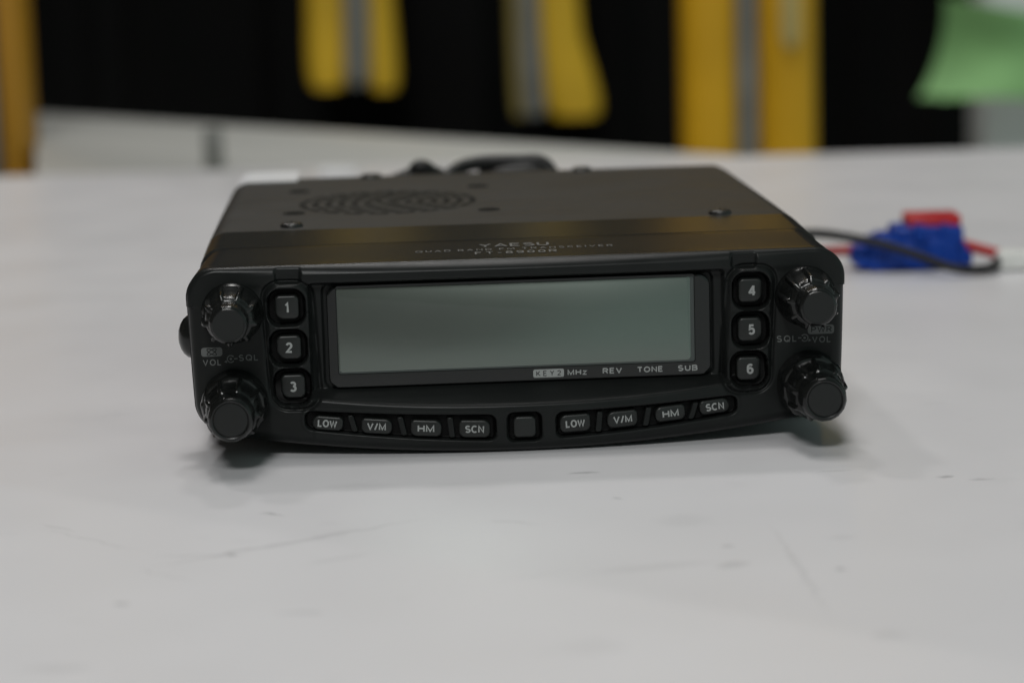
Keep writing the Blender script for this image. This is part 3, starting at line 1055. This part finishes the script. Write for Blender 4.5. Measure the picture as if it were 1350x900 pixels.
# white paper label at the rear left corner
mb = MB()
pts = []
for j in range(9):
    y = 145.5 + 21 * j / 8
    z = 46.42 if y < 152 else 46.42 + .008 * (y - 152) ** 1.5
    xs = [-66.3, -65.6, -64.6, -63.4, -62, -56, -49.0]
    dz = [(5 - math.sqrt(25 - max(0, -x - 61.8) ** 2)) for x in xs]
    pts.append([(x, y, z - d) for x, d in zip(xs, dz)] + [(x, y, z + .25 - d) for x, d in zip(reversed(xs), reversed(dz))])
mb.loft(pts)
o = mb.build('paper_label', M_LABEL, radio, smooth=False)
# model lettering on the sloping top strip of the panel
def ontop(cx, cy):
    def f(a, b):
        y = cy + b
        k = np.interp(y, [4.6, 8.6, 13.6, 17.6, 20.5], [.12, .38, .7, .9, 1.0])
        return (cx + a, y, ZT + 1.55 * float(k) + .09)
    return f
put_text('brand_lettering', 'YAESU', 15.0, 3.0, ontop(.4, 13.0), M_PRINTT, panel, bold=.2, spacing=.3, axis=2, sign=1)
put_text('brand_lettering', 'QUAD BAND FM TRANSCEIVER', 42.0, 1.6, ontop(.3, 9.4), M_PRINTT, panel, bold=.16, spacing=.5, axis=2, sign=1)
put_text('brand_lettering', 'FT-8900R', 17.4, 2.2, ontop(.5, 6.3), M_PRINTT, panel, bold=.18, spacing=.45, axis=2, sign=1)

# ------------------------------------------------------------------ cables behind the radio
def cable(name, pts, rad, m, parent=None):
    mb = MB(); mb.loft(tube(pts, rad))
    return mb.build(name, m, parent)
bun = empty('cable_bundle', (0, .19, 0))
tag(bun, 'black cables folded into a bundle against the back of the radio', 'cable')
LB = dict(parent=bun)
def cb(nm, pts, rad, m=M_CABLE):
    mb = MB(); mb.loft(tube(pts, rad)); return mb.build(nm, m, bun, loc=(-.006, -.19, -.0024))
cb('cable_loop', [(-60, 190, 4), (-52, 188, 24), (-38, 184, 37.5), (-29, 183, 39.5), (-21, 184, 42.0), (-14, 187, 41), (-8, 192, 34), (0, 196, 20)], 1.9)
cb('cable_loop', [(-24, 186, 30), (-21, 184, 42.5), (-17, 184, 42.6), (-14, 186, 36), (-12, 190, 20)], 2.2)
cb('cable_loop', [(-16, 178, 36), (-13, 183, 40), (-8, 188, 43), (-1, 190, 44), (8, 190, 44), (14.5, 189, 43.6), (18, 187, 39), (20, 186, 28)], 2.0)
cb('cable_loop', [(-3, 196, 36), (0, 192, 42), (6, 190, 42.5), (13, 189, 42), (17.5, 189, 38), (19, 190, 26)], 2.3)
cb('cable_loop', [(-1, 186, 34), (1, 186, 40), (6, 186, 41.3), (12, 186, 41.2), (16, 186, 38), (17, 188, 24)], 2.0)
cb('strain_relief', [(2, 172, 22), (4, 180, 26), (6, 188, 32), (8, 192, 40)], 4.2)

pw = empty('power_lead', (.12, .245, 0))
tag(pw, 'red and black power lead with blue and red plug, on the table at the right', 'power lead')
def pc(nm, pts, rad, m):
    mb = MB(); mb.loft(tube(pts, rad)); return mb.build(nm, m, pw, loc=(-.12, -.245, 0))
pc('black_wire', [(52, 172, 15), (66, 200, 14.5), (80, 222, 14), (90, 233, 13.2), (99, 235, 11.8), (110, 233, 9.6), (121, 228, 6.2), (130, 224, 3.0), (137, 224, 2.2), (142.5, 228, 2.3), (145.8, 235, 3.2)], 1.45, M_CABLE)
pc('red_wire', [(50, 172, 12), (70, 215, 9), (84, 238, 7), (95, 245, 6), (106, 247, 6)], 1.5, M_CABRED)
pc('red_wire', [(134, 246, 7.6), (139, 243, 6.6), (143, 240, 5.6), (146.5, 238, 4.8)], 1.7, M_CABRED)
mb = MB()
box(mb, 107, 134.5, 239, 255, .2, 9.5, bev=1.6)
box(mb, 110.5, 117, 240, 254, 6.5, 11.0, bev=1.0)
box(mb, 115, 136.5, 240, 254, 7.0, 13.4, bev=1.3)
box(mb, 102.5, 109, 241, 252, 2.2, 7.4, bev=1.2)
box(mb, 112, 118, 237.6, 240, 1.5, 9.5, bev=.6)
box(mb, 125, 131, 237.6, 240, 1.5, 10, bev=.6)
box(mb, 134, 139.5, 242, 252, 1, 8.0, bev=1)
box(mb, 108.5, 112.5, 239.5, 253, 8, 10.2, bev=.7)
box(mb, 121, 124.5, 237, 241, 9, 14.2, bev=.6)
box(mb, 129.5, 131.5, 238.5, 241, 4, 14.2, bev=.5)
box(mb, 104.0, 107.5, 239.6, 243, 1.2, 4.6, bev=.8)
mb.build('plug_housing', M_BLUE, pw, loc=(-.12, -.245, 0))
mb = MB(); box(mb, 119.5, 136, 241.5, 254.5, 12.8, 16.6, bev=1.0)
mb.build('plug_key', M_RED, pw, loc=(-.12, -.245, 0))
mb = MB(); box(mb, 145.2, 168, 233, 241, .3, 6.2, bev=1.2)
mb.build('white_plug', M_WHITE, pw, loc=(-.12, -.245, 0))

mb = MB(); box(mb, -139, -130, 634, 640, -2.9, 16, bev=1)  # dark reflection in the tabletop, built as an upright grey block
tag(mb.build('reflection_block', M_GREYS), 'small upright grey block in place of a dark reflection on the far white table, left of the radio', 'clip')
mb = MB(); box(mb, -82, -66, 566, 580, .1, 2.5, bev=.8)  # small flat white piece
tag(mb.build('white_piece', M_LABEL), 'small white piece lying on the table just behind the radio', 'piece')
